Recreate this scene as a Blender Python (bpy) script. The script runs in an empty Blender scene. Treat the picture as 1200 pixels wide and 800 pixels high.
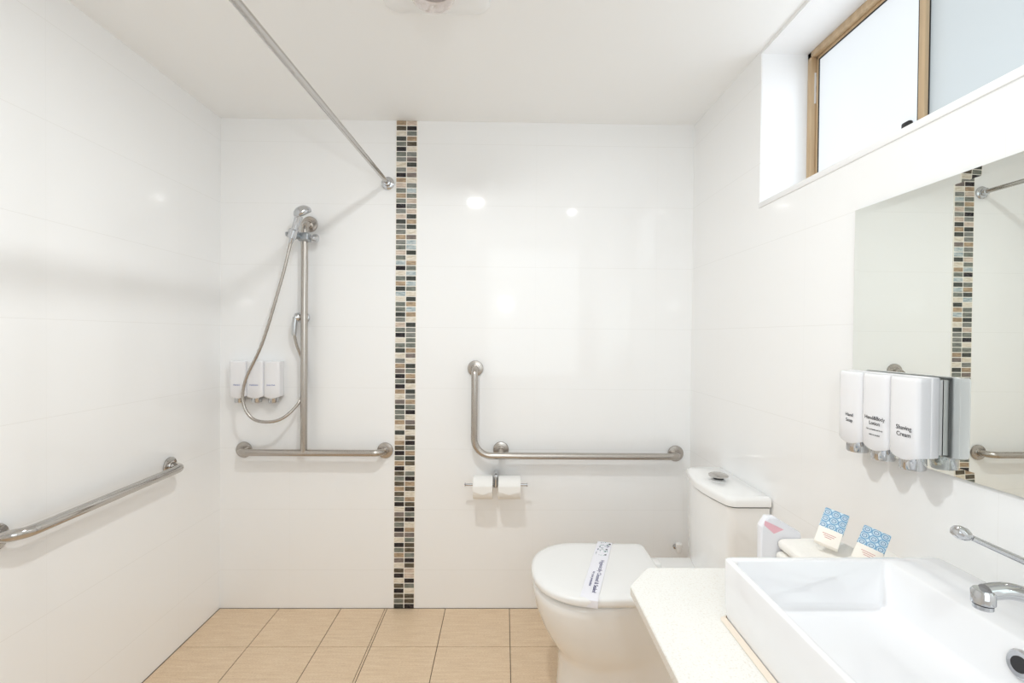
import bpy, bmesh, math, random
from mathutils import Vector, Matrix
random.seed(7)
C = bpy.context.scene.collection
PI = math.pi
# ------------------------------------------------------------------ camera
D, XL, XR, H, YR = 2.39, -1.39, 0.929, 2.40, -0.62      # back wall, left, right, ceiling, rear wall
F, YAW, PITCH, ROLL, CZ = 567.2, 0.0156, 0.0109, 0.0087, 1.3503
fw = Vector((math.sin(YAW)*math.cos(PITCH), math.cos(YAW)*math.cos(PITCH), -math.sin(PITCH)))
rt = Vector((math.cos(YAW), -math.sin(YAW), 0)); up = rt.cross(fw)
r2 = rt*math.cos(ROLL)+up*math.sin(ROLL); u2 = -rt*math.sin(ROLL)+up*math.cos(ROLL)
cd = bpy.data.cameras.new('camera'); cam = bpy.data.objects.new('camera', cd); C.objects.link(cam)
cd.sensor_width = 36; cd.lens = F/1200*36; cd.clip_start = 0.02
cam.matrix_world = Matrix(((r2.x, u2.x, -fw.x, 0), (r2.y, u2.y, -fw.y, 0), (r2.z, u2.z, -fw.z, CZ), (0, 0, 0, 1)))
bpy.context.scene.camera = cam
# ------------------------------------------------------------------ world, exposure, lamps
w = bpy.data.worlds.new('world'); bpy.context.scene.world = w; w.use_nodes = True
w.node_tree.nodes['Background'].inputs[0].default_value = (0.80, 0.90, 1.0, 1)
w.node_tree.nodes['Background'].inputs[1].default_value = 1.0
vs = bpy.context.scene.view_settings
vs.view_transform = 'Standard'; vs.look = 'None'; vs.gamma = 1; vs.use_curve_mapping = False; vs.exposure = 0.36
cy = bpy.context.scene.cycles
cy.diffuse_bounces = 12; cy.glossy_bounces = 6; cy.max_bounces = 16; cy.use_denoising = True
cy.caustics_reflective = False; cy.caustics_refractive = False

def area(name, loc, rot, size, power, col=(1, 1, 1), shape='DISK', size_y=None):
    l = bpy.data.lights.new(name, 'AREA'); l.shape = shape; l.size = size
    if size_y: l.size_y = size_y
    l.energy = power; l.color = col
    o = bpy.data.objects.new(name, l); o.location = loc; o.rotation_euler = rot; C.objects.link(o); return o
area('heat_lamp_light', (-0.22, 1.17, 2.345), (0, 0, 0), 0.095, 9.5, (0.945, 0.985, 0.99))
area('downlight_light', (0.55, 0.76, 2.385), (0, 0, 0), 0.045, 1.2, (0.95, 0.98, 0.98))
area('fill_lamp_light', (0.01, YR+0.125, 1.70), (PI/2, 0, 0), 0.045, 3.0, (0.93, 0.98, 1.0))  # added frontal fill, in the manner of a camera flash
area('window_light', (1.075, 1.27, 2.10), (0, PI/2, 0), 0.42, 1.0, (0.88, 0.94, 1.0), 'RECTANGLE', 0.9)
area('rear_fill_light', (0.32, YR+0.03, 1.62), (PI/2, 0, 0), 1.0, 4.5, (0.90, 0.97, 1.0), 'RECTANGLE', 1.40)  # added soft fill from the rear wall, not a known window

# ------------------------------------------------------------------ materials
def srgb(h):
    h = h.lstrip('#'); v = [int(h[i:i+2], 16)/255 for i in (0, 2, 4)]
    return tuple(c/12.92 if c <= .04045 else ((c+.055)/1.055)**2.4 for c in v)+(1,)
def mat(name, col, rough=0.4, metal=0.0, spec=0.5, emit=None, es=0, coat=0):
    m = bpy.data.materials.new(name); m.use_nodes = True; b = m.node_tree.nodes['Principled BSDF']
    b.inputs['Base Color'].default_value = srgb(col) if isinstance(col, str) else tuple(col)+(1,)
    b.inputs['Roughness'].default_value = rough; b.inputs['Metallic'].default_value = metal
    b.inputs['Specular IOR Level'].default_value = spec; b.inputs['Coat Weight'].default_value = coat
    if emit is not None:
        b.inputs['Emission Color'].default_value = srgb(emit); b.inputs['Emission Strength'].default_value = es
    return m
def N(m, t, **kw):
    n = m.node_tree.nodes.new(t)
    for k, v in kw.items(): setattr(n, k, v)
    return n
def L(m, a, b): m.node_tree.links.new(a, b)
def bsdf(m): return m.node_tree.nodes['Principled BSDF']
def noise(m, scale, detail=2, vec=None, rough=.5):
    tc = N(m, 'ShaderNodeTexCoord'); mp = N(m, 'ShaderNodeMapping'); n = N(m, 'ShaderNodeTexNoise')
    L(m, tc.outputs['Object'], mp.inputs[0]); L(m, mp.outputs[0], n.inputs['Vector'])
    if vec: mp.inputs['Scale'].default_value = vec
    n.inputs['Scale'].default_value = scale; n.inputs['Detail'].default_value = detail; n.inputs['Roughness'].default_value = rough
    return n
def ramp(m, fac, stops, mode='LINEAR'):
    r = N(m, 'ShaderNodeValToRGB'); r.color_ramp.interpolation = mode
    e = r.color_ramp.elements
    while len(e) < len(stops): e.new(0.5)
    for q, (p, c) in zip(e, stops): q.position = p; q.color = srgb(c)
    L(m, fac, r.inputs[0]); return r
def bump(m, h, strength, dist=0.001):
    b = N(m, 'ShaderNodeBump'); b.inputs['Strength'].default_value = strength; b.inputs['Distance'].default_value = dist
    L(m, h, b.inputs['Height']); L(m, b.outputs[0], bsdf(m).inputs['Normal'])

def wall_tile_mat(name, axis):                       # gloss white wall tile with hairline joints; axis = horizontal axis index
    m = mat(name, (0.895, 0.90, 0.905), 0.06, spec=0.42)
    tc = N(m, 'ShaderNodeTexCoord'); sp = N(m, 'ShaderNodeSeparateXYZ'); L(m, tc.outputs['Object'], sp.inputs[0])
    def line(sock, off, pitch, half):
        a = N(m, 'ShaderNodeMath', operation='SUBTRACT'); L(m, sock, a.inputs[0]); a.inputs[1].default_value = off
        b = N(m, 'ShaderNodeMath', operation='PINGPONG'); L(m, a.outputs[0], b.inputs[0]); b.inputs[1].default_value = pitch/2
        c = N(m, 'ShaderNodeMath', operation='LESS_THAN'); L(m, b.outputs[0], c.inputs[0]); c.inputs[1].default_value = half
        return c.outputs[0]
    hz = line(sp.outputs[2], 0.19, 0.30, 0.0008)
    vt = line(sp.outputs[axis], 0.15 if axis == 0 else 0.29, 0.60, 0.0003)
    mx = N(m, 'ShaderNodeMath', operation='MAXIMUM'); L(m, hz, mx.inputs[0]); L(m, vt, mx.inputs[1])
    mix = N(m, 'ShaderNodeMix', data_type='RGBA'); L(m, mx.outputs[0], mix.inputs[0])
    mix.inputs[6].default_value = (0.895, 0.90, 0.905, 1); mix.inputs[7].default_value = (0.82, 0.82, 0.815, 1)
    L(m, mix.outputs[2], bsdf(m).inputs['Base Color'])
    n = noise(m, 1.6, 1); bump(m, n.outputs[0], 0.10, 0.01)
    return m
M = {}
M['wx'] = wall_tile_mat('white_wall_tile', 0); M['wy'] = wall_tile_mat('white_wall_tile_side', 1)
M['ceiling'] = mat('ceiling_paint', (0.90, 0.903, 0.90), 0.85)
M['paint'] = mat('white_paint', (0.87, 0.875, 0.885), 0.5)
M['ceramic'] = mat('white_ceramic', (0.87, 0.87, 0.865), 0.07, coat=0.3)
M['basin'] = mat('basin_ceramic', (0.84, 0.84, 0.855), 0.08, coat=0.2)
M['plastic'] = mat('white_plastic', (0.86, 0.86, 0.855), 0.25)
M['disp'] = mat('dispenser_plastic', (0.85, 0.85, 0.875), 0.22)
M['dark'] = mat('dark_rubber', (0.02, 0.02, 0.022), 0.5)
M['gap'] = mat('shadow_gap', (0.10, 0.10, 0.10), 0.8)
M['chrome'] = mat('chrome', (0.60, 0.61, 0.63), 0.06, 1.0)
M['polished'] = mat('polished_steel', (0.54, 0.52, 0.50), 0.10, 1.0)
M['steel'] = mat('brushed_steel', (0.50, 0.465, 0.43), 0.27, 1.0)
M['greyclamp'] = mat('grey_clamp', (0.42, 0.45, 0.48), 0.3, 0.6)
M['mirror'] = mat('mirror_silver', (0.86, 0.885, 0.85), 0.0, 1.0)
M['mirror_edge'] = mat('mirror_edge', (0.20, 0.24, 0.22), 0.2)
M['paper'] = mat('tissue_paper', (0.86, 0.85, 0.83), 0.95, spec=0.1)
M['label'] = mat('sash_paper', (0.84, 0.84, 0.90), 0.6, spec=0.2)
M['ink'] = mat('purple_ink', '#35306e', 0.6)
M['inkblk'] = mat('grey_ink', '#3c3c40', 0.6)
M['inkblue'] = mat('blue_ink', '#3d55b0', 0.6)
M['inkgreen'] = mat('green_ink', '#3f9a86', 0.6)
M['cardboard'] = mat('card_cream', '#f3ece2', 0.6)
M['inkpink'] = mat('pink_print', '#c98f8c', 0.6)
M['pink'] = mat('pink_wrap', '#e8b5c0', 0.35)
M['wrap'] = mat('clear_white_wrap', (0.80, 0.80, 0.84), 0.25)
M['silicone'] = mat('aged_silicone', '#e6dacb', 0.5)
M['window_frame'] = mat('tan_anodised_aluminium', '#c2a279', 0.35, 0.25)
n = noise(M['window_frame'], 60, 2, (1, 1, .05)); r = ramp(M['window_frame'], n.outputs[0], [(.3, '#c1a684'), (.7, '#d3ba98')]); L(M['window_frame'], r.outputs[0], bsdf(M['window_frame']).inputs['Base Color'])
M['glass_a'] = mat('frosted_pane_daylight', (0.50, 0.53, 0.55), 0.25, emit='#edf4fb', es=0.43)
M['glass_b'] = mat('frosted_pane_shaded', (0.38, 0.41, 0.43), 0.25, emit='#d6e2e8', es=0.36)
M['sticker'] = mat('sticker_white', (0.75, 0.75, 0.76), 0.5)
M['lampglass'] = mat('lamp_glass', (0.95, 0.90, 0.87), 0.03, emit='#f8e6da', es=0.05); bsdf(M['lampglass']).inputs['Transmission Weight'].default_value = 0.85
M['diffuser'] = mat('lamp_diffuser', (0.9, 0.9, 0.9), 0.4, emit='#fff6e8', es=6)
M['groutf'] = mat('floor_grout', '#6f6255', 0.9)
# floor tile
m = M['floortile'] = mat('beige_floor_tile', '#dcc3a0', 0.42)
n = noise(m, 9, 6, (1, 9, 1), .7); n2 = noise(m, 130, 3, (1, 3, 1)); mm = N(m, 'ShaderNodeMath', operation='ADD'); L(m, n.outputs[0], mm.inputs[0]); L(m, n2.outputs[0], mm.inputs[1])
md = N(m, 'ShaderNodeMath', operation='MULTIPLY'); L(m, mm.outputs[0], md.inputs[0]); md.inputs[1].default_value = .5
r = ramp(m, md.outputs[0], [(.36, '#cfb497'), (.5, '#dcc3a5'), (.64, '#e7d3b8')]); L(m, r.outputs[0], bsdf(m).inputs['Base Color']); bump(m, n2.outputs[0], .15)
# stone worktop
m = M['stone'] = mat('cream_speckled_stone', '#f2eee6', 0.22)
n = noise(m, 260, 2); r = ramp(m, n.outputs[0], [(.28, '#dcd6cc'), (.40, '#e4e2dd'), (.62, '#e8e7e3'), (.76, '#dedad2')]); L(m, r.outputs[0], bsdf(m).inputs['Base Color'])
# towel
m = M['towel'] = mat('cream_towelling', '#efece6', 0.95, spec=0.1); n = noise(m, 350, 3); bump(m, n.outputs[0], .8, .002)
# mosaic
MOS = {}
for k, a, b, ro in (('K', '#151316', '#302c30', .12), ('D', '#363935', '#484c47', .12), ('G', '#666a63', '#868a82', .12), ('S', '#71736e', '#8d8f8a', .15),
                    ('L', '#8fa0a6', '#cdd4d4', .12), ('T', '#8d7962', '#baa387', .4), ('P', '#b5a394', '#dacbbd', .4), ('C', '#c8bda9', '#e8e1d5', .4),
                    ('O', '#453f35', '#6a6253', .15), ('M', '#665d59', '#877c76', .3)):
    m = mat('mosaic_'+{'K': 'black', 'D': 'charcoal', 'G': 'green_grey', 'S': 'mid_grey', 'L': 'pale_blue', 'T': 'tan', 'P': 'pink', 'C': 'cream', 'O': 'olive', 'M': 'mauve'}[k], a, ro)
    n = noise(m, 90, 4, (.5, 1, 2.2)); r = ramp(m, n.outputs[0], [(.35, a), (.65, b)]); L(m, r.outputs[0], bsdf(m).inputs['Base Color']); MOS[k] = m
M['grout'] = mat('cream_grout', '#f3efe8', 0.8)
# blue patterned card: rings on a grid
m = M['bluecard'] = mat('blue_pattern_card', '#3f86b4', 0.5)
tc = N(m, 'ShaderNodeTexCoord'); mp = N(m, 'ShaderNodeMapping'); mp.inputs['Scale'].default_value = (62, 62, 0); L(m, tc.outputs['Object'], mp.inputs[0])
vo = N(m, 'ShaderNodeTexVoronoi'); vo.inputs['Scale'].default_value = 1; vo.inputs['Randomness'].default_value = 0; L(m, mp.outputs[0], vo.inputs['Vector'])
r = ramp(m, vo.outputs['Distance'], [(0, '#2f79ab'), (.12, '#d9e6ec'), (.24, '#2d6f9f'), (.34, '#d4e4ea'), (.46, '#3f86b4'), (.60, '#cfe0e8')]); L(m, r.outputs[0], bsdf(m).inputs['Base Color'])

# ------------------------------------------------------------------ mesh helpers
class MB:
    def __init__(s): s.bm = bmesh.new(); s.mats = []
    def mi(s, m):
        if m not in s.mats: s.mats.append(m)
        return s.mats.index(m)
    def faces(s, fs, m):
        i = s.mi(m)
        for f in fs: f.material_index = i; f.smooth = True
    def box(s, x0, x1, y0, y1, z0, z1, m, bev=0, seg=2):
        t = bmesh.new(); bmesh.ops.create_cube(t, size=1)
        for v in t.verts: v.co = Vector(((x0+x1)/2+v.co.x*(x1-x0), (y0+y1)/2+v.co.y*(y1-y0), (z0+z1)/2+v.co.z*(z1-z0)))
        if bev: bmesh.ops.bevel(t, geom=t.edges[:], offset=bev, segments=seg, profile=.5, affect='EDGES')
        s.merge(t, m)
    def merge(s, t, m, mtx=None):
        if mtx: t.transform(mtx)
        i = s.mi(m); mp = {}
        for v in t.verts: mp[v] = s.bm.verts.new(v.co)
        for f in t.faces:
            try: g = s.bm.faces.new([mp[v] for v in f.verts])
            except ValueError: continue
            g.material_index = i; g.smooth = True
        t.free()
    def loft(s, rings, m, cap0=True, cap1=True, closed=True):
        vs_ = [[s.bm.verts.new(p) for p in r] for r in rings]; i = s.mi(m); fs = []
        n = len(rings[0])
        for a, b in zip(vs_, vs_[1:]):
            for k in range(n if closed else n-1):
                fs.append(s.bm.faces.new((a[k], a[(k+1) % n], b[(k+1) % n], b[k])))
        if cap0: fs.append(s.bm.faces.new(vs_[0][::-1]))
        if cap1: fs.append(s.bm.faces.new(vs_[-1]))
        for f in fs: f.material_index = i; f.smooth = True
    def tube(s, path, rad, m, seg=20):
        pts = [Vector(p) for p in path]; rad = rad if isinstance(rad, (list, tuple)) else [rad]*len(pts)
        T = [(pts[min(i+1, len(pts)-1)]-pts[max(i-1, 0)]).normalized() for i in range(len(pts))]
        u = T[0].orthogonal().normalized(); rings = []
        for i, p in enumerate(pts):
            u = (u-T[i]*u.dot(T[i])).normalized(); v = T[i].cross(u)
            rings.append([p+(u*math.cos(2*PI*k/seg)+v*math.sin(2*PI*k/seg))*rad[i] for k in range(seg)])
        s.loft(rings, m)
    def lathe(s, prof, m, org=(0, 0, 0), axis=(0, 0, 1), seg=32):     # prof: (radius, height) along the axis
        q = Vector((0, 0, 1)).rotation_difference(Vector(axis).normalized()); o = Vector(org)
        s.loft([[o+q @ Vector((max(r, 1e-5)*math.cos(2*PI*k/seg), max(r, 1e-5)*math.sin(2*PI*k/seg), h)) for k in range(seg)] for r, h in prof], m)
    def build(s, name, parent=None, sharp=35):
        bmesh.ops.recalc_face_normals(s.bm, faces=s.bm.faces[:])
        me = bpy.data.meshes.new(name); s.bm.to_mesh(me); s.bm.free()
        for m in s.mats: me.materials.append(m)
        me.set_sharp_from_angle(angle=math.radians(sharp))
        o = bpy.data.objects.new(name, me); C.objects.link(o)
        if parent is not None: o.parent = parent; o.matrix_parent_inverse = Matrix.Translation(-parent.location) if parent.parent is None else Matrix.Identity(4)
        return o
def tag(o, label, cat=None, group=None):
    o['label'] = label
    if cat: o['category'] = cat
    if group: o['group'] = group
    return o
def thing(name, loc, label, cat, group=None):
    o = bpy.data.objects.new(name, None); o.location = loc; o.empty_display_size = .05; C.objects.link(o); return tag(o, label, cat, group)
def struct(mb, name, label=None):
    o = mb.build(name); o['kind'] = 'structure'
    if label: o['label'] = label
    return o
def fillet(pts, rads, seg=8, closed=False):           # round the corners of a polyline, 2D or 3D
    P = [Vector(p) for p in pts]; n = len(P); out = []
    if not isinstance(rads, (list, tuple)): rads = [rads]*n
    for i in range(n):
        if not closed and i in (0, n-1): out.append(P[i]); continue
        a, b, c = P[i-1], P[i], P[(i+1) % n]; d1 = (a-b).normalized(); d2 = (c-b).normalized()
        ang = d1.angle(d2); r = rads[i]
        if r <= 0: out += [b]*(seg+1) if closed else [b]; continue
        t = r/math.tan(ang/2); ctr = b+(d1+d2).normalized()*(r/math.sin(ang/2))
        s0 = b+d1*t-ctr; s1 = b+d2*t-ctr; th = s0.angle(s1)
        for k in range(seg+1):
            f = k/seg; out.append(ctr+(s0*math.sin((1-f)*th)+s1*math.sin(f*th))/math.sin(th))
    return out
def rect(x0, x1, y0, y1, r, z, seg=6):
    return [Vector((p.x, p.y, z)) for p in fillet([(x0, y0, 0), (x1, y0, 0), (x1, y1, 0), (x0, y1, 0)], r, seg, True)]
def text(body, size, mtx, material, name, parent, align='CENTER', sx=1.0):
    cu = bpy.data.curves.new(name, 'FONT'); cu.body = body; cu.size = size; cu.align_x = align; cu.extrude = 0.00015; cu.resolution_u = 3; cu.offset = 0
    t = bpy.data.objects.new(name, cu); me = bpy.data.meshes.new_from_object(t); bpy.data.objects.remove(t); bpy.data.curves.remove(cu)
    me.name = name; me.transform(mtx @ Matrix.Diagonal((sx, 1, 1, 1))); me.materials.clear(); me.materials.append(material)
    o = bpy.data.objects.new(name, me); C.objects.link(o); o.parent = parent
    o.matrix_parent_inverse = parent_inv(parent); return o
def parent_inv(p):
    return Matrix.Translation(-p.location) if p.parent is None else Matrix.Identity(4)   # parts sit at the origin, things at their base
def frame(o, x, y):                                    # matrix with given origin, x and y axes
    x = Vector(x).normalized(); y = Vector(y); y = (y-x*y.dot(x)).normalized(); z = x.cross(y); o = Vector(o)
    return Matrix(((x.x, y.x, z.x, o.x), (x.y, y.y, z.y, o.y), (x.z, y.z, z.z, o.z), (0, 0, 0, 1)))
def part(mb, name, parent, label=None, sharp=35):
    o = mb.build(name, None, sharp); o.parent = parent; o.matrix_parent_inverse = parent_inv(parent)
    if label: o['label'] = label
    return o

# ------------------------------------------------------------------ room shell
T = 0.20
b = MB(); b.box(XL-T, XR+T, YR-T, D+T, -0.10, -0.003, M['groutf'])
xs = [XL+.004, -1.098, -0.795, -0.579, -0.281, 0.036, 0.336, 0.636, XR-.004]
ys = [D-.004]; y = D-0.298
while y > YR: ys.append(y); y -= 0.30
ys.append(YR+.004); g = 0.0016
for i in range(len(xs)-1):
    for j in range(len(ys)-1):
        x0 = xs[i]+(g if i else 0); x1 = xs[i+1]-(g if i < len(xs)-2 else 0)
        if i == 3: x0 += .010
        b.box(x0, x1, ys[j+1]+g, ys[j]-(g if j else 0), -0.012, 0.0, M['floortile'], .0008, 1)
b.box(xs[3]+g, xs[3]+.0085, YR+.004, D-.004, -0.012, 0.0, M['floortile'])
struct(b, 'floor')
b = MB(); b.box(XL-T, XR+T+.1, YR-T, D+T, H, H+.1, M['ceiling']); struct(b, 'ceiling')
b = MB(); b.box(XL, XR, D, D+T, 0, H, M['wx']); struct(b, 'wall_back')
b = MB(); b.box(XL-T, XL, YR, D+T, 0, H, M['wy']); struct(b, 'wall_left')
WY0, WY1, WZ0, WZ1 = 0.62, 1.763, 1.829, 2.387
b = MB()
b.box(XR, XR+T, YR, D+T, 0, WZ0, M['wy']); b.box(XR, XR+T, WY1, D+T, WZ0, H, M['wy']); b.box(XR, XR+T, YR, WY0, WZ0, H, M['wy']); b.box(XR, XR+T, WY0, WY1, WZ1, H, M['paint'])
b.box(XR+.003, XR+T, WY0, WY1, WZ0, WZ0+.002, M['paint']); b.box(XR+.003, XR+T, WY1-.002, WY1, WZ0, WZ1, M['paint'])
struct(b, 'wall_right')
b = MB()
for x0, x1, z0, z1 in ((XL, -1.15, 0, H), (-0.33, XR, 0, H), (-1.15, -0.33, 2.04, H)): b.box(x0, x1, YR-T, YR, z0, z1, M['wx'])
struct(b, 'wall_front')
b = MB(); b.box(-1.15, -.33, YR-.09, YR-.05, 0, 2.04, M['paint'])
d1 = struct(b, 'door_1')
b = MB(); b.tube(fillet([(-.42, YR-.05, 1.0), (-.42, YR+.0, 1.0), (-.54, YR+.0, 1.0)], .015), .009, M['chrome']); part(b, 'door_handle', d1)
b = MB()
for a in ((-1.21, -1.15, 0, 2.10), (-.33, -.27, 0, 2.10), (-1.15, -.33, 2.04, 2.10)): b.box(a[0], a[1], YR, YR+.015, a[2], a[3], M['paint'], .003)
struct(b, 'trim_2')
b = MB()
for a in ((-.22, -.17, .88, 2.36), (.81, .86, .88, 2.36), (-.17, .81, .88, .93), (-.17, .81, 2.31, 2.36)): b.box(a[0], a[1], YR, YR+.02, a[2], a[3], M['paint'], .003)
fillp_ = struct(b, 'rear_fill_panel')  # unseen fill panel framed like a window, added around the rear fill light
b = MB(); b.box(-.17, .81, YR+.001, YR+.006, .93, 2.31, M['glass_b']); part(b, 'pane', fillp_)  # glowing sheet of the added fill panel
# edge trim of the window sill
b = MB(); b.box(XR-.004, XR+.010, WY0, WY1, WZ0-.004, WZ0+.016, M['paint'], .003)
struct(b, 'trim_1')
# mosaic strip
rows = """TP OK CG DT GO KC GS SM CD SP KM TC PS GL TG GP KS SP PD DT SD SC TM SL GL PD GC LT KG CL GD TL DG LC CD GT GL DT SC PD GS KS CG GG DT CM SC TD MG KT GO KC TD CS MT DG GK GC TM CO DC CO TK OG KT GD TO KC OG GK OT TO OC GT KO CK MG OK GC KT MM CG KO GO TG MK CO OP KP CK OG KC OO GO DK""".split()
b = MB(); SX0 = -0.5385; pitch = H/len(rows)
b.box(SX0, SX0+.105, D-.0040, D+.001, 0.003, H-.001, M['grout'])
for i, rr in enumerate(rows):
    z1 = H-i*pitch-.0021; z0 = z1-pitch+.0042
    for j in (0, 1):
        x0 = SX0+.0030+j*.0512
        b.box(x0, x0+.0470, D-.006, D-.001, z0, z1, MOS[rr[j]], .0012, 1)
o = b.build('mosaic_strip'); o['kind'] = 'structure'; o['label'] = 'vertical strip of small brown, grey and cream mosaic tiles on the end wall'

# ------------------------------------------------------------------ window
wf = M['window_frame']
b = MB()
X0 = XR+.17
b.box(X0, X0+.07, WY1-.022, WY1, WZ0, WZ1, wf, .002); b.box(X0, X0+.07, WY0, WY0+.022, WZ0, WZ1, wf, .002)
b.box(X0, X0+.07, WY0, WY1, WZ1-.022, WZ1, wf, .002); b.box(X0, X0+.07, WY0, WY1, WZ0, WZ0+.03, wf, .002)
b.box(X0+.055, X0+.07, WY1-.05, WY1-.02, WZ0, WZ1, wf)
win = struct(b, 'window_1')
def sash(name, x, ya, yb, glass, st=.020, th=.012):
    b = MB(); z0, z1 = WZ0+.03, WZ1-.022
    b.box(x, x+th, yb-st*.55, yb, z0, z1, wf, .002); b.box(x, x+th, ya, ya+st, z0, z1, wf, .002)
    b.box(x, x+th, ya, yb, z0, z0+st, wf, .002); b.box(x, x+th, ya, yb, z1-st*.55, z1, wf, .002)
    s = part(b, name, win)
    b = MB(); gk = .004
    y0, y1, c0, c1 = ya+st, yb-st*.55, z0+st, z1-st*.55
    b.box(x+.002, x+th-.002, y0, y0+gk, c0, c1, M['dark']); b.box(x+.002, x+th-.002, y1-gk, y1, c0, c1, M['dark'])
    b.box(x+.002, x+th-.002, y0, y1, c0, c0+gk, M['dark']); b.box(x+.002, x+th-.002, y0, y1, c1-gk, c1, M['dark'])
    part(b, 'gasket', s)
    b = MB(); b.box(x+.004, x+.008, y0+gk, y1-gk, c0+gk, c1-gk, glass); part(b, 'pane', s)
    return s
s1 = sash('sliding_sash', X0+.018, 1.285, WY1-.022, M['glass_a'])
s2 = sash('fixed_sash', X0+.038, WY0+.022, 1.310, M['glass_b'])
b = MB(); b.box(X0+.004, X0+.019, 1.316, 1.345, 1.90, 1.954, M['dark'], .006, 3); part(b, 'latch', s1, 'black plastic latch')
b = MB(); b.box(X0+.012, X0+.045, WY1-.0232, WY1-.022, 2.20, 2.31, M['sticker']); b.box(X0+.018, X0+.040, WY1-.0236, WY1-.0232, 2.24, 2.262, M['inkblk']); b.box(X0+.018, X0+.040, WY1-.0236, WY1-.0232, 2.296, 2.304, M['inkblk'])
part(b, 'sticker', win, 'small white printed sticker')

# ------------------------------------------------------------------ grab rails
def flange(b, c, n, m, r=.039):
    b.lathe([(r, 0.0005), (r, .005), (r*.95, .0085), (r*.75, .0105), (.021, .0115), (.019, .0145), (.016, .015)], m, c, n, 36)
def rail(name, label, paths, flanges, m, rad=.0160, loc=None, sleeves=True, names=None):
    t = thing(name, loc, label, 'grab rail')
    for i, p in enumerate(paths):
        b = MB(); b.tube(p, rad, m, 24); part(b, names[i] if names else 'bar', t)
    for c, n in flanges:
        b = MB(); flange(b, c, n, m); part(b, 'wall_flange', t)
    return t
yb = D-.062
hb = fillet([(-1.272, D-.001, .783), (-1.272, yb, .783), (-.583, yb, .783), (-.583, D-.001, .783)], [0, .045, .045, 0], 10)
vb = fillet([(-.957, yb, .783), (-.957, yb, 1.878), (-.957, D-.001, 1.888)], [0, .048, 0], 10)
rail('shower_grab_rail', 'brushed steel inverted T-shaped grab rail under the hand shower', [hb, vb],
     [((-1.272, D, .783), (0, -1, 0)), ((-.583, D, .783), (0, -1, 0)), ((-.957, D, 1.888), (0, -1, 0))], M['steel'], loc=(-.957, D, .783), names=['horizontal_bar', 'vertical_bar'])
lp = fillet([(-.142, D-.001, 1.190), (-.142, yb, 1.190), (-.142, yb, .773), (.855, yb, .773), (.855, D-.001, .773)], [0, .040, .085, .045, 0], 12)
st = [(-.013, yb, .773), (-.013, D-.001, .790)]
rail('toilet_grab_rail', 'brushed steel L-shaped grab rail above the toilet roll holder', [lp, st],
     [((-.142, D, 1.190), (0, -1, 0)), ((-.013, D, .790), (0, -1, 0)), ((.855, D, .775), (0, -1, 0))], M['steel'], loc=(-.142, D, .773), names=['bar', 'support'])
sp = fillet([(XL+.001, 2.030, .797), (XL+.062, 2.030, .797), (XL+.062, 1.335, .790), (XL+.001, 1.335, .788)], [0, .045, .06, 0], 12)
rail('side_grab_rail', 'polished straight grab rail along the left wall', [sp],
     [((XL, 2.030, .797), (1, 0, 0)), ((XL, 1.335, .788), (1, 0, 0))], M['polished'], loc=(XL, 1.68, .79))

# curtain rod
t = thing('curtain_rod', (-.577, D, 2.093), 'thin steel shower curtain rod high across the ceiling', 'curtain rod')
b = MB(); b.tube([(-.577, D-.002, 2.093), (-.60, .8, 2.078), (-.615, YR+.002, 2.093)], .011, M['polished'], 20); part(b, 'rod', t)
for c, n in (((-.577, D, 2.093), (0, -1, 0)), ((-.615, YR, 2.093), (0, 1, 0))):
    b = MB(); b.lathe([(.031, .0005), (.031, .006), (.027, .010), (.018, .012), (.017, .030), (.013, .032)], M['chrome'], c, n); part(b, 'end_socket', t)

# ------------------------------------------------------------------ hand shower
t = thing('hand_shower', (-1.0, D, 1.43), 'chrome hand shower with a looping hose on a clamp slider', 'shower')
hx, hy = -0.985, 2.265
A = Vector((hx-.012, hy+.004, 1.775)); Bq = Vector((hx+.030, hy-.006, 1.898))
b = MB(); pts = [A.lerp(Bq, k/8) for k in range(9)]
b.tube(pts, [.0085, .011, .0125, .0135, .014, .0145, .015, .0165, .018], M['chrome'], 20); hd = part(b, 'handle', t)
ax = Vector((.40, .30, -.86)).normalized(); hc = Vector((hx+.044, hy-.004, 1.917))
b = MB(); b.lathe([(.006, -.027), (.020, -.0245), (.033, -.016), (.041, -.004), (.042, .006), (.039, .012)], M['chrome'], hc, ax, 36); hh = part(b, 'shower_head', t)
b = MB(); b.lathe([(.0385, .0118), (.0385, .0140), (.030, .0150)], M['greyclamp'], hc, ax, 36); part(b, 'spray_plate', hh)
# clamp slider: grey block on the rail, chrome socket, chrome knob
b = MB(); b.box(-.982, -.930, yb-.026, yb+.022, 1.793, 1.833, M['greyclamp'], .008, 3); cl = part(b, 'slider_clamp', t)
b = MB(); b.tube([(-.978, yb-.012, 1.812), (hx+.002, hy+.004, 1.812)], [.014, .015], M['greyclamp']); b.lathe([(.012, -.022), (.021, -.020), (.0215, .018), (.018, .022), (.012, .022)], M['chrome'], (hx-.001, hy, 1.815), (Bq-A).normalized(), 24); part(b, 'handle_socket', cl)
b = MB(); b.lathe([(.008, 0), (.008, .014), (.017, .016), (.019, .022), (.019, .036), (.014, .040)], M['chrome'], (-.932, yb, 1.812), (1, 0, -.1), 20); part(b, 'clamp_knob', cl)
b = MB(); b.tube([(hx-.022, hy, 1.815), (hx-.031, hy, 1.815)], [.010, .010], M['greyclamp'], 18); part(b, 'button', cl)
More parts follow.
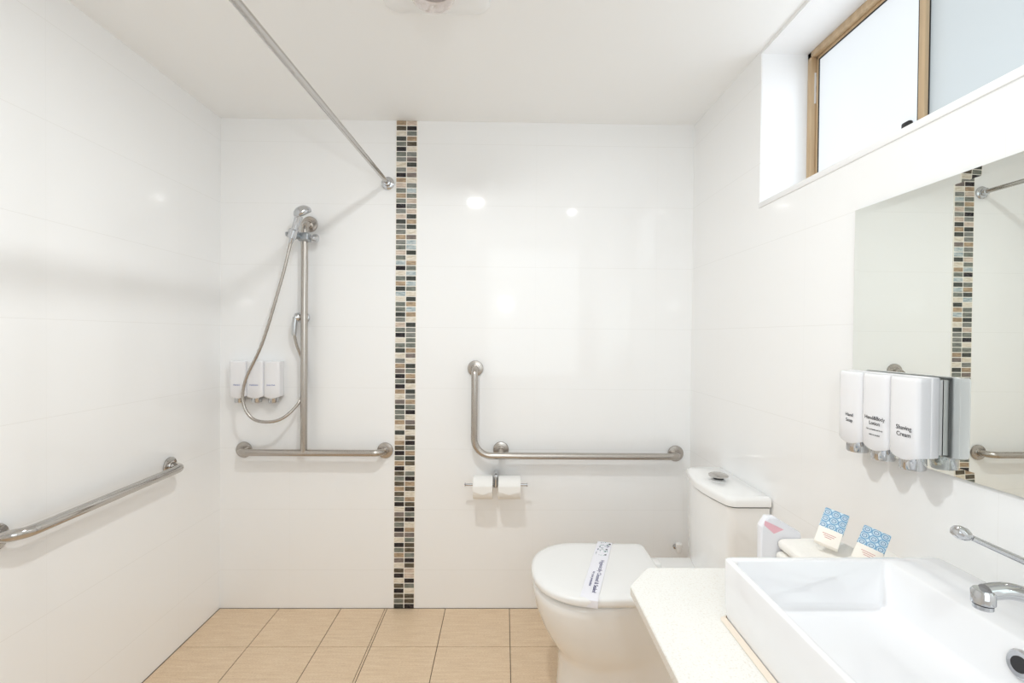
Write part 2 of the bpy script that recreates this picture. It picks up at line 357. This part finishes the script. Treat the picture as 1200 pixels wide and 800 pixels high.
# hose
def catmull(P, n=14):
    P = [Vector(p) for p in P]; out = []
    for i in range(len(P)-1):
        p0, p1, p2, p3 = P[max(i-1, 0)], P[i], P[i+1], P[min(i+2, len(P)-1)]
        for k in range(n):
            t_ = k/n; out.append(.5*((2*p1)+(-p0+p2)*t_+(2*p0-5*p1+4*p2-p3)*t_*t_+(-p0+3*p1-3*p2+p3)*t_**3))
    out.append(P[-1]); return out
hose = catmull([A, (-1.014, 2.268, 1.70), (-1.040, 2.27, 1.60), (-1.124, 2.27, 1.316), (-1.203, 2.27, 1.137), (-1.213, 2.27, 1.025), (-1.160, 2.27, .950), (-1.055, 2.28, .948), (-.985, 2.32, 1.015), (-.968, 2.368, 1.10), (-.975, 2.368, 1.20), (-1.000, 2.345, 1.30), (-1.007, 2.335, 1.355)])
b = MB(); b.tube(hose, [.0074+.0007*math.sin(i*PI) if i % 2 else .0066 for i in range(len(hose))], M['steel'], 14); part(b, 'hose', t)
b = MB(); b.lathe([(.030, .0005), (.030, .006), (.022, .012), (.014, .014), (.014, .036)], M['chrome'], (-.985, D, 1.432), (0, -1, 0)); b.lathe([(.010, 0), (.021, .002), (.023, .012), (.020, .026), (.012, .030)], M['chrome'], (-.985, D-.035, 1.432), (-.75, -.45, 0))
b.tube([(-1.002, 2.338, 1.432), (-1.006, 2.336, 1.40), (-1.007, 2.335, 1.355), (-1.007, 2.335, 1.345)], [.013, .013, .0115, .010], M['chrome']); part(b, 'wall_outlet', t)

# ------------------------------------------------------------------ three-chamber dispensers
def dispenser(label, mtx, texts, du=0):
    """local: u along width (0..W), v out of wall, w up (0 = bottom edge)"""
    W, Hh, dep, back = .243, .170, .062, .012
    t = thing('soap_dispenser', mtx.translation, label, 'dispenser')
    def P(u, v, w_): return mtx @ Vector((u, v, w_))
    b = MB(); t0 = bmesh.new(); bmesh.ops.create_cube(t0, size=1)
    def bx(u0, u1, v0, v1, w0, w1, m, bev):
        q = bmesh.new(); bmesh.ops.create_cube(q, size=1)
        for v in q.verts: v.co = Vector(((u0+u1)/2+v.co.x*(u1-u0), (v0+v1)/2+v.co.y*(v1-v0), (w0+w1)/2+v.co.z*(w1-w0)))
        if bev: bmesh.ops.bevel(q, geom=q.edges[:], offset=bev, segments=3, profile=.5, affect='EDGES')
        b.merge(q, m, mtx)
    t0.free()
    bx(.008, W-.008, 0.0006, back+.002, .006, Hh-.006, M['plastic'], 0);
    part(b, 'wall_bracket', t)
    b = MB(); bx(0, W, back, back+.020, 0, Hh, M['disp'], .004); hs = part(b, 'housing', t)
    cw = W/3
    for k in range(3):
        b = MB(); u0 = k*cw+.0015; u1 = (k+1)*cw-.0015; rings = []
        nz = 10
        prof = []
        for a in range(17):
            f = a/16; s = math.sin(PI*f)
            prof.append((u0+(u1-u0)*f, (dep-.011)+.011*((max(s, 0)**.35) if s > 1e-6 else 0)))
        for (w_, sc) in ((.0, .90), (.004, .985), (.05, 1), (.12, 1), (Hh-.012, 1), (Hh-.005, .98), (Hh-.002, .90)):
            rings.append([P(u, back+.016+(v-back-.016)*sc, w_-(.010*math.sin(PI*(u-u0)/(u1-u0)) if w_ < .03 else 0)) for u, v in prof]+[P(u1, back+.010, w_), P(u0, back+.010, w_)])
        b.loft(rings, M['disp']); ch = part(b, 'chamber', t, None, 50)
        uc = (u0+u1)/2
        b = MB(); ring = []
        for w_ in (.004, -.028, -.031):
            sc = .94 if w_ < -.03 else 1
            ring.append([P(uc+.024*sc*math.cos(a*PI/12), .034+.024*sc*math.sin(a*PI/12), w_) for a in range(24)])
        b.loft(ring, M['chrome']); part(b, 'push_button', ch, 'chrome push button')
        tx = texts[k]
        lines, size, wz, mt = tx
        for li, (s, sz) in enumerate(lines):
            fm = mtx @ Matrix.Translation((uc+du, dep+.0006, wz-li*size*1.05))
            # text faces outward (+v); x axis runs toward -u
            fm = frame(fm.translation, -(mtx.to_3x3() @ Vector((1, 0, 0))) if TEXTFLIP else mtx.to_3x3() @ Vector((1, 0, 0)), mtx.to_3x3() @ Vector((0, 0, 1)))
            text(s, sz, fm, mt, 'label_text', ch)
    return t
# on the mirror (right wall): u along +y, v toward -x
PHI = math.radians(0.42)
TEXTFLIP = True
mface = lambda y_: 0.922-(y_-.80)*math.tan(PHI)
mm_ = frame((mface(.991)-.0005, .991, 1.102), (-math.sin(PHI), math.cos(PHI), 0), (-1, 0, 0))
dispenser('white three-chamber soap, lotion and shaving cream dispenser on the mirror', mm_,
          [([('Shaving', .0135), ('Cream', .0135)], .0135, .055, M['inkblk']), ([('Hand&Body', .0125), ('Lotion', .0125), ('Use on hands and body', .0052), ('daily as needed', .0052)], .0115, .062, M['inkblk']), ([('Hand', .012), ('Soap', .012)], .013, .058, M['inkblk'])], -.008)
TEXTFLIP = True
ms = frame((-1.073, D-.0006, 1.052), (-1, 0, 0), (0, -1, 0))
dispenser('white three-chamber wash dispenser on the end wall behind the shower hose', ms,
          [([('Body Wash', .0085)], .0085, .052, M['inkblue']), ([('Conditioner', .0085)], .0085, .052, M['inkblue']), ([('Shampoo', .0085)], .0085, .052, M['inkblue'])])

# ------------------------------------------------------------------ mirror (bevelled, very slightly out of parallel with the wall)
t = thing('wall_mirror', (XR, .8, 1.38), 'large rectangular mirror on the right wall above the basin', 'mirror')
y0m, y1m, z0m, z1m, bv = .22, 1.262, 1.072, 1.688, .019
pm = frame((0.922, .80, 0), (-math.sin(PHI), math.cos(PHI), 0), (0, 0, 1))    # local x along wall, y up, z = x cross y
nrm = pm.to_3x3() @ Vector((0, 0, 1)); sg = 1 if nrm.x > 0 else -1
def mp_(yy, zz, dx): v = pm @ Vector((yy-.80, zz, 0)); v.x += dx; return v
b = MB(); t1 = bmesh.new()
o4 = [(y0m, z0m), (y1m, z0m), (y1m, z1m), (y0m, z1m)]; i4 = [(y0m+bv, z0m+bv), (y1m-bv, z0m+bv), (y1m-bv, z1m-bv), (y0m+bv, z1m-bv)]
vo_ = [t1.verts.new(mp_(a, c, .0006)) for a, c in o4]; vi_ = [t1.verts.new(mp_(a, c, 0)) for a, c in i4]
t1.faces.new(vi_)
for k in range(4): t1.faces.new((vo_[k], vo_[(k+1) % 4], vi_[(k+1) % 4], vi_[k]))
for v in t1.faces: v.smooth = False
b.merge(t1, M['mirror']); 
for f in b.bm.faces: f.smooth = False
part(b, 'mirror_glass', t, None, 0.5)
b = MB(); t1 = bmesh.new()
fr = [t1.verts.new(mp_(a, c, .0008)) for a, c in o4]; bk = [t1.verts.new((XR-.0004, mp_(a, c, 0).y, c)) for a, c in o4]
t1.faces.new(fr); t1.faces.new(bk)
for k in range(4): t1.faces.new((fr[k], fr[(k+1) % 4], bk[(k+1) % 4], bk[k]))
b.merge(t1, M['mirror_edge']); part(b, 'backing', t)

# ------------------------------------------------------------------ toilet rolls and holder
zr = .638; yr = D-.075
t = thing('toilet_roll_holder', (-.036, D, zr), 'chrome double toilet roll holder below the L-shaped rail', 'toilet roll holder')
b = MB(); b.box(-.047, -.025, D-.085, D-.0005, zr+.028, zr+.052, M['chrome'], .006, 3); b.box(-.047, -.025, D-.090, D-.062, zr-.012, zr+.052, M['chrome'], .008, 3); part(b, 'post', t)
for s, x1 in ((-1, -.180), (1, .112)):
    b = MB(); b.tube([(-.036, yr, zr), (x1, yr, zr)], .0065, M['chrome'], 14); b.lathe([(.006, 0), (.0095, .001), (.0095, .004), (.005, .006)], M['chrome'], (x1, yr, zr), (s, 0, 0), 18); part(b, 'arm', t)
for x0, x1, lab in ((-.143, -.050, 'white toilet roll on the left arm of the chrome holder'), (-.024, .082, 'white toilet roll on the right arm of the chrome holder')):
    q = thing('toilet_roll', ((x0+x1)/2, yr, zr-.006), lab, 'toilet roll', 'toilet rolls on the holder')
    b = MB(); R = .054; zc = zr-.012; sg_ = 40
    rings = []
    for x, r_ in ((x0, .021), (x0, R-.002), (x0+.002, R), (x1-.002, R), (x1, R-.002), (x1, .021), (x0, .021)):
        rings.append([(x, yr+r_*math.cos(2*PI*k/sg_), zc+r_*math.sin(2*PI*k/sg_)) for k in range(sg_)])
    b.loft(rings, M['paper'], False, False); part(b, 'paper', q)
    b = MB(); zb = zc-.02                                            # loose front sheet folded to a point
    for dx in (0,):
        t1 = bmesh.new()
        fv = [t1.verts.new(p) for p in ((x0+.001, yr-R-.0012, zc+.018), (x1-.001, yr-R-.0012, zc+.018), (x1-.001, yr-R-.002, zc-.004), ((x0+x1)/2, yr-R-.0025, zc-.020), (x0+.001, yr-R-.002, zc-.004))]
        gv = [t1.verts.new(v.co+Vector((0, .001, 0))) for v in fv]
        t1.faces.new(fv); t1.faces.new(gv[::-1])
        for k in range(5): t1.faces.new((fv[k], fv[(k+1) % 5], gv[(k+1) % 5], gv[k]))
        b.merge(t1, M['paper'])
    part(b, 'loose_sheet', q)
    b = MB(); rr_ = [(.021, x0+.0005), (.021, x1-.0005), (.0195, x1-.0005), (.0195, x0+.0005), (.021, x0+.0005)]
    b.loft([[(x, yr+r_*math.cos(2*PI*k/24), zc+r_*math.sin(2*PI*k/24)) for k in range(24)] for r_, x in rr_], M['cardboard'], False, False); part(b, 'core', q)

# ------------------------------------------------------------------ toilet
YC = 1.815
def dshape(xt, xb, hw, a, hb_, rc, z, ky=0.0, xm=None):
    """plan outline of a pan or lid facing -x: half ellipse in front, sides easing to the half width hb_, rounded back corners"""
    pts = []
    for k in range(33):
        an = PI/2+PI*k/32; e = .92
        cx_, sx_ = math.cos(an), math.sin(an)
        pts.append((xt+a+a*math.copysign(abs(cx_)**e, cx_), YC+hw*math.copysign(abs(sx_)**e, sx_)))
    xm = xm or xb-.10
    def side(sy):
        o_ = []
        for k in range(1, 9):
            f = k/8; s = f*f*(3-2*f); o_.append((xt+a+(xm-xt-a)*f, YC+sy*(hw+(hb_-hw)*s)))
        return o_
    low = side(-1); hi = side(1)
    cor = []
    for k in range(7):
        an = -PI/2+PI/2*k/6; cor.append((xb-rc+rc*math.cos(an), YC-hb_+rc+rc*math.sin(an)))
    cor2 = [(x, 2*YC-y_) for x, y_ in cor][::-1]
    return [Vector((x, y_, z)) for x, y_ in pts+low+cor+cor2+hi[::-1]]
t = thing('toilet', (.5, YC, 0), 'white ceramic toilet with closed lid and cistern against the right wall', 'toilet')
b = MB()
R_ = [(0.001, .205, .80, .135, .14, .125, .02), (.02, .208, .80, .133, .14, .123, .02), (.10, .213, .80, .130, .14, .120, .02), (.165, .214, .80, .134, .145, .122, .02), (.19, .208, .80, .146, .15, .124, .02), (.215, .195, .80, .162, .16, .128, .02),
      (.25, .172, .80, .180, .17, .135, .02), (.30, .146, .80, .196, .18, .147, .02), (.36, .124, .80, .208, .19, .160, .02), (.40, .116, .80, .213, .19, .170, .02), (.428, .114, .80, .214, .19, .178, .02), (.436, .118, .796, .210, .19, .176, .02), (.439, .128, .786, .200, .19, .168, .02)]
b.loft([dshape(xt, xb, hw, a, hb_, rc, z, xm=.60) for z, xt, xb, hw, a, hb_, rc in R_], M['ceramic']); part(b, 'pan', t, None, 60)
b = MB()
R_ = [(.4405, .138, .584, .197), (.442, .128, .588, .206), (.4510, .124, .590, .209), (.4530, .130, .586, .204)]
b.loft([dshape(xt, xb, hw, .19, hw-.004, .03, z) for z, xt, xb, hw in R_], M['plastic']); part(b, 'seat', t, None, 50)
b = MB()
R_ = [(.4545, .122, .584, .213), (.4560, .110, .590, .222), (.470, .108, .592, .224), (.4765, .112, .589, .221), (.4800, .122, .582, .213), (.4820, .150, .560, .190), (.4830, .24, .48, .11)]
b.loft([dshape(xt, xb, hw, .19 if hw > .15 else .10, hw-.004, .03, z) for z, xt, xb, hw in R_], M['plastic']); lid = part(b, 'lid', t, None, 60)
for yy in (YC-.09, YC+.09):
    b = MB(); b.box(.578, .625, yy-.022, yy+.022, .439, .462, M['plastic'], .006, 3); part(b, 'hinge', t)
def cis(ins, z, grow=0):
    x0, x1, ya, yb_ = .745+ins, XR-.003-ins*.3, 1.640+ins, 2.050-ins
    mid = (ya+yb_)/2; pts = [(x1, ya, 0), (x1, yb_, 0), (x0+.030, yb_, 0)]
    for k in range(1, 8):
        f = k/8; pts.append((x0+.030-.034*math.sin(PI*f), yb_+(ya-yb_)*f, 0))
    pts.append((x0+.030, ya, 0))
    rr_ = [.006, .006, .035]+[.0]*7+[.035]
    out = []
    for p, q in zip(*[iter([])]*2): pass
    P_ = fillet(pts, rr_, 6, True)
    return [Vector((p.x, p.y, z)) for p in P_]
def dedup(r):                                          # keep the ring length fixed but nudge coincident points apart
    return r
b = MB(); b.loft([cis(.016, .4395), cis(.012, .45), cis(.010, .60), cis(.009, .764)], M['ceramic']); bmesh.ops.remove_doubles(b.bm, verts=b.bm.verts[:], dist=1e-5); part(b, 'cistern', t, None, 50)
b = MB(); b.loft([cis(.011, .764), cis(.011, .7675)], M['gap']); bmesh.ops.remove_doubles(b.bm, verts=b.bm.verts[:], dist=1e-5); part(b, 'cistern_joint', t, 'dark joint under the cistern lid')
b = MB(); b.loft([cis(.010, .7675), cis(.003, .770), cis(.002, .790), cis(.006, .798), cis(.016, .8025)], M['ceramic']); bmesh.ops.remove_doubles(b.bm, verts=b.bm.verts[:], dist=1e-5); part(b, 'cistern_lid', t, None, 60)
b = MB(); b.lathe([(.026, 0), (.027, .003), (.021, .005), (.020, .006)], M['plastic'], (.828, 1.845, .8025)); b.lathe([(.019, .004), (.019, .014)], M['dark'], (.828, 1.845, .8025)); b.lathe([(.022, .013), (.036, .017), (.037, .021), (.032, .025), (.012, .027)], M['polished'], (.828, 1.845, .8025)); part(b, 'flush_button', t, 'raised chrome flush button')
# sanitary paper band across the lid
t = thing('paper_band', (.35, YC, .483), 'white printed paper band lying across the closed toilet lid', 'paper band')
b = MB(); w2 = .030
P0 = Vector((.432, 2.030, 0)); P1 = Vector((.290, 1.600, 0)); dr = (P1-P0).normalized(); sd = Vector((dr.y, -dr.x, 0))
prof = [(-.018, .452), (-.0135, .476), (-.004, .4825), (.02, .4845), (.12, .4855), (.30, .4855), (.43, .4845), (.448, .4825), (.4585, .476), (.4610, .458), (.4600, .4525)]
ring = []
for k, (s_, z) in enumerate(prof):
    p = P0+dr*s_
    up_ = Vector((0, 0, .0004)) if 1 < k < 9 else dr*(.0006 if k > 5 else -.0006)
    ring.append([Vector((p.x, p.y, z))+sd*w2+up_, Vector((p.x, p.y, z))-sd*w2+up_, Vector((p.x, p.y, z))-sd*w2-up_, Vector((p.x, p.y, z))+sd*w2-up_])
b.loft(ring, M['label']); band = part(b, 'band', t)
zt = .4862
fm = lambda s_, off: frame(P0+dr*s_+sd*off+Vector((0, 0, zt)), dr, Vector((0, 0, 1)).cross(dr))
text('Hygienically Cleaned & Sealed', .0205, fm(.300, -.005), M['ink'], 'printed_text', band)
text('for your protection', .0135, fm(.330, .012), M['ink'], 'printed_text', band)
b = MB(); random.seed(3)
for k in range(46):
    s_ = random.uniform(.005, .135); o_ = random.uniform(-.022, .022); c = P0+dr*s_+sd*o_
    b.lathe([(random.uniform(.0015, .0032), -.0002), (.0012, .0003)], random.choice([M['inkgreen'], M['inkblk'], M['inkgreen'], M['ink']]), (c.x, c.y, zt-.0002), (0, 0, 1), 7)
for s_, o_ in ((.02, -.022), (.075, -.015), (.125, -.016)):
    c = P0+dr*s_+sd*o_; b.lathe([(.0048, -.0002), (.0040, .0004)], M['inkblk'], (c.x, c.y, zt-.0002), (0, 0, 1), 10)
part(b, 'printed_dots', band)
# stop valve
t = thing('stop_valve', (.885, D, .325), 'small white capped stop valve on the end wall beside the cistern', 'valve')
b = MB(); b.lathe([(.014, .0005), (.013, .004), (.007, .006), (.007, .045)], M['chrome'], (.862, D, .31), (0, -1, 0)); part(b, 'spindle', t)
b = MB(); b.lathe([(.010, -.02), (.013, -.012), (.012, .008), (.016, .010), (.016, .024), (.011, .028)], M['plastic'], (.862, D-.045, .318)); part(b, 'cap', t)

# ------------------------------------------------------------------ vanity top, basin, tap
ZC = .83
t = thing('vanity_top', (.6, .6, ZC), 'cream speckled stone vanity top with a clipped corner', 'vanity top')
b = MB(); pl = [(.268, .18, 0), (XR-.0006, .18, 0), (XR-.0006, 1.084, 0), (.326, 1.084, 0), (.268, 1.006, 0)]
def ctop(z, ins): 
    return [Vector((min(p.x, XR-.0006) if abs(p.x-XR) < .01 else p.x+(ins if p.x < .5 else 0), p.y-(ins if p.y > .6 else -ins), z)) for p in fillet([Vector(q) for q in pl], [.004, .002, .002, .012, .012], 5, True)]
b.loft([ctop(ZC-.020, .002), ctop(ZC-.018, 0), ctop(ZC-.002, 0), ctop(ZC, .0018)], M['stone']); part(b, 'slab', t)
for yy in (.34, .98):
    b = MB(); b.box(.60, XR-.0006, yy-.02, yy+.02, ZC-.055, ZC-.0202, M['paint'], .003); b.box(XR-.035, XR-.0006, yy-.02, yy+.02, ZC-.26, ZC-.055, M['paint'], .003); part(b, 'wall_bracket', t)
t = thing('wash_basin', (.61, .62, ZC), 'white rectangular ceramic basin standing on the vanity top', 'basin')
bx0, bx1, by0, by1, zt_ = .410, .815, .330, .889, .9445
b = MB()
b.loft([rect(bx0+.004, bx1-.004, by0+.004, by1-.004, .010, ZC+.0008), rect(bx0+.001, bx1-.001, by0+.001, by1-.001, .010, ZC+.03), rect(bx0, bx1, by0, by1, .010, zt_-.003), rect(bx0+.003, bx1-.003, by0+.003, by1-.003, .009, zt_),
        rect(bx0+.010, .707, by0+.012, by1-.014, .010, zt_), rect(bx0+.013, .704, by0+.015, by1-.017, .012, zt_-.003), rect(bx0+.018, .696, by0+.022, by1-.024, .016, .872), rect(bx0+.026, .688, by0+.030, by1-.032, .018, .862), rect(bx0+.05, .66, by0+.055, by1-.055, .02, .860), rect(.54, .58, .60, .64, .018, .857)], M['basin']); part(b, 'bowl', t, None, 50)
b = MB(); b.lathe([(.006, 0), (.009, .003), (.0165, .0035), (.019, .001), (.019, -.001)], M['chrome'], (.6995, .636, .914), (-1, 0, .15), 28); ov = part(b, 'overflow_ring', t, 'chrome overflow ring')
b = MB(); b.lathe([(.0105, .0034), (.0102, .0045)], M['dark'], (.6995, .636, .914), (-1, 0, .15), 24); part(b, 'overflow_hole', ov)
b = MB(); b.lathe([(.030, 0), (.030, .002), (.024, .003), (.020, .001), (.018, .006), (.010, .008)], M['chrome'], (.56, .62, .858), (0, 0, 1), 32); part(b, 'waste', t)
b = MB(); q = .0065; zs = ZC+.0006
ro = rect(bx0-q, bx1+q, by0-q, by1+q*.6, .014, zs); ri = rect(bx0+.002, bx1-.002, by0+.002, by1-.002, .010, zs+.006)
b.loft([ro, [p+Vector((0, 0, .0008)) for p in ro], ri], M['silicone'], True, False); part(b, 'silicone_bead', t, 'aged beige silicone bead')
# mixer tap: long bead-ended lever over a curved spout
t = thing('mixer_tap', (.762, .60, zt_), 'chrome mixer tap with long ball-ended lever on the basin ledge', 'tap')
b = MB(); b.lathe([(.028, 0.0003), (.028, .006), (.023, .010), (.022, .055), (.024, .062), (.024, .068)], M['chrome'], (.762, .60, zt_)); part(b, 'body', t)
b = MB(); pth = catmull([(.755, .600, .990), (.715, .600, 1.008), (.675, .600, 1.024), (.640, .600, 1.033), (.612, .600, 1.031)], 6)
b.tube(pth, [.016-.0055*min(1, i/14) for i in range(len(pth))], M['chrome'], 20)
b.lathe([(.0105, -.010), (.0125, -.007), (.0125, .007), (.011, .008)], M['chrome'], (.609, .600, 1.0255), (0, 0, -1), 24); spo = part(b, 'spout', t)
b = MB(); b.lathe([(.0105, .0), (.0105, .007), (.009, .008)], M['chrome'], (.609, .600, 1.0185), (0, 0, -1), 24); b.lathe([(.0108, .0008), (.0108, .0020)], M['dark'], (.609, .600, 1.0185), (0, 0, -1), 24); part(b, 'aerator', spo)
b = MB(); b.lathe([(.024, 0), (.025, .006), (.022, .020), (.012, .026)], M['chrome'], (.762, .60, 1.0125)); cap = part(b, 'cap', t)
b = MB(); b.tube([(.757, .60, 1.030), (.66, .60, 1.071), (.592, .60, 1.101)], [.0055, .0045, .0036], M['chrome'], 16)
K = Vector((.578, .600, 1.107)); ax_ = Vector((-.92, 0, .40)).normalized()
b.lathe([(.004, -.014), (.0062, -.011), (.0084, -.005), (.0084, .003), (.0064, .008), (.002, .010)], M['chrome'], K, ax_, 24); part(b, 'lever', t)

# ------------------------------------------------------------------ things on the vanity top
def towel(x0, x1, y0, y1, z0, h, name, label, rolls=3, tilt=0):
    """a folded towel: a rounded slab wound over itself so that the fold shows on its left end"""
    t = thing(name, ((x0+x1)/2, (y0+y1)/2, z0), label, 'towel', None)
    for k in range(rolls):
        b = MB(); th = h/rolls; zz = z0+k*th; c = []
        ins = .004*k
        for yv, sc in ((y0, .72), (y0+.006, .93), (y0+.018, 1), ((y0+y1)/2, 1.03), (y1-.018, 1), (y1-.006, .93), (y1, .72)):
            r_ = []
            for a in range(28):
                an = 2*PI*a/28; cx_, sx_ = math.cos(an), math.sin(an); hx_, hz_ = (x1-x0)/2-ins, th/2*sc*.99
                px = math.copysign(abs(cx_)**.30, cx_)*(hx_-(1-sc)*.01); pz = math.copysign(abs(sx_)**.62, sx_)*hz_
                wob = .0016*math.sin(9*px/hx_+k*2+yv*40)*(1 if k == rolls-1 and sx_ > 0 else 0)
                r_.append(Vector(((x0+x1)/2+px, yv, zz+th/2+pz+wob+tilt*(px/hx_))))
            c.append(r_)
        b.loft(c, M['towel']); part(b, 'towel_fold', t, None, 70)
    return t
towel(.600, .758, .915, 1.060, ZC+.0012, .078, 'folded_towel', 'cream folded towel behind the basin under the left soap packet', 3)
towel(.762, .850, .915, 1.045, ZC+.0012, .060, 'folded_towel', 'cream folded towel behind the basin under the right soap packet', 2)
def packet(c, u, v, wu, wv, th, label):
    m_ = frame(c, v, u); t = thing('soap_packet', m_.translation, label, 'soap packet', 'soap packets on the towels')
    def loc(name, x0, x1, y0, y1, z0, z1, mt, bev=.0012, mats=None, par=t, lab=None):
        b = MB(); b.box(x0, x1, y0, y1, z0, z1, mt, bev); o = b.build(name); o.parent = par; 
        o.matrix_parent_inverse = parent_inv(par) @ m_ if par is t else Matrix.Identity(4)
        if lab: o['label'] = lab
        return o
    # box with blue printed upper half and cream lower half
    loc('carton', -wv/2, wv/2, -wu/2, wu/2, -th, 0, M['cardboard'], .0015)
    loc('printed_sleeve', -wv/2-.0004, wv/2+.0004, -wu*.06, wu/2+.0004, -th-.0004, .0005, M['bluecard'], .001, lab='blue and white patterned sleeve')
    b = MB()
    for k, (a, c_) in enumerate(((-.012, .012), (-.009, .010), (-.006, .006))): b.box(a, c_, -wu*.22-k*.0042, -wu*.22-k*.0042+.0012, -.0002, .0004, M['inkpink'])
    o = b.build('printed_lines'); o.parent = t; o.matrix_parent_inverse = parent_inv(t) @ m_
    return t
packet((.688, .998, .9555), (.061, .024, .045), (.027, -.024, -.008), .084, .043, .012, 'blue patterned soap packet leaning on the left towel')
packet((.752, .972, .9290), (.058, .022, .043), (.030, -.031, -.011), .080, .046, .012, 'blue patterned soap packet leaning on the right towel')
t = thing('wrapped_soap', (.60, 1.06, ZC), 'white and pink plastic-wrapped pack between the cistern and towels', 'wrapped pack')
def prism(poly, ya, yb_, r, m, name, lab=None, s_=4):
    P_ = fillet([(x, 0, z) for x, z in poly], r, s_, True); b = MB()
    c = sum(P_, Vector())/len(P_); q = lambda y_, f: [Vector((c.x+(p.x-c.x)*f, y_, c.z+(p.z-c.z)*f)) for p in P_]
    b.loft([q(ya, .93), q(ya+.002, .98), q(ya+.006, 1), q(yb_-.006, 1), q(yb_-.002, .98), q(yb_, .93)], m); return part(b, name, t, lab)
prism([(.574, .8312), (.574, .932), (.588, .954), (.606, .953), (.664, .918), (.672, .8312)], 1.0615, 1.0825, .004, M['wrap'], 'pack')
b = MB(); b.loft([[Vector((x, y_, z)) for x, z in ((.582, .946), (.580, .936), (.602, .917), (.624, .926))] for y_ in (1.0608, 1.0616)], M['pink']); part(b, 'pink_stripe', t, 'pink stripe')

# ------------------------------------------------------------------ ceiling fittings
t = thing('heat_lamp', (-.22, 1.19, H), 'white ceiling heat lamp unit with clear bulb, cut by the top of the photo', 'ceiling lamp')
b = MB(); b.loft([rect(-.385, -.055, .80, 1.580, .05, H-.0005, 8), rect(-.385, -.055, .80, 1.580, .05, H-.010, 8), rect(-.372, -.068, .815, 1.565, .045, H-.018, 8), rect(-.34, -.10, .85, 1.53, .03, H-.020, 8)], M['plastic']); part(b, 'panel', t)
for yy in (1.405, .955):
    b = MB(); b.lathe([(.075, .020), (.078, .024), (.070, .028), (.052, .026)], M['chrome'], (-.215, yy, H), (0, 0, -1), 40); bz = part(b, 'reflector_ring', t)
    b = MB(); b.lathe([(.048, .026), (.059, .036), (.066, .052), (.067, .066), (.060, .084), (.043, .099), (.020, .107), (.003, .109)], M['lampglass'], (-.215, yy, H), (0, 0, -1), 40); bb = part(b, 'bulb', t)
    b = MB(); b.tube(catmull([(-.225, yy, H-.03), (-.222, yy, H-.06), (-.215, yy, H-.068), (-.208, yy, H-.06), (-.205, yy, H-.03)], 6), .0025, M['steel'], 8); part(b, 'filament', bb)
b = MB(); b.lathe([(.055, .018), (.055, .030), (.050, .040), (.03, .045)], M['diffuser'], (-.22, 1.17, H), (0, 0, -1), 32); part(b, 'diffuser', t)
t = thing('downlight', (.55, .76, H), 'small round recessed downlight in the ceiling near the basin', 'downlight')
b = MB(); b.lathe([(.050, .0005), (.050, .004), (.045, .008), (.037, .008)], M['plastic'], (.55, .76, H), (0, 0, -1)); part(b, 'bezel', t)
b = MB(); b.lathe([(.036, .004), (.036, .010), (.02, .011)], M['diffuser'], (.55, .76, H), (0, 0, -1)); part(b, 'diffuser', t)
t = thing('fill_lamp', (.01, YR+.02, 1.70), 'round white fill lamp added on the wall behind the camera', 'fill lamp')  # unseen lamp body added to carry the frontal fill
b = MB(); b.lathe([(.065, .0005), (.065, .02), (.055, .03), (.054, .10), (.050, .11)], M['plastic'], (.01, YR, 1.70), (0, 1, 0)); part(b, 'shade', t)
b = MB(); b.lathe([(.049, .108), (.045, .114), (.02, .116)], M['plastic'], (.01, YR, 1.70), (0, 1, 0)); part(b, 'diffuser', t)
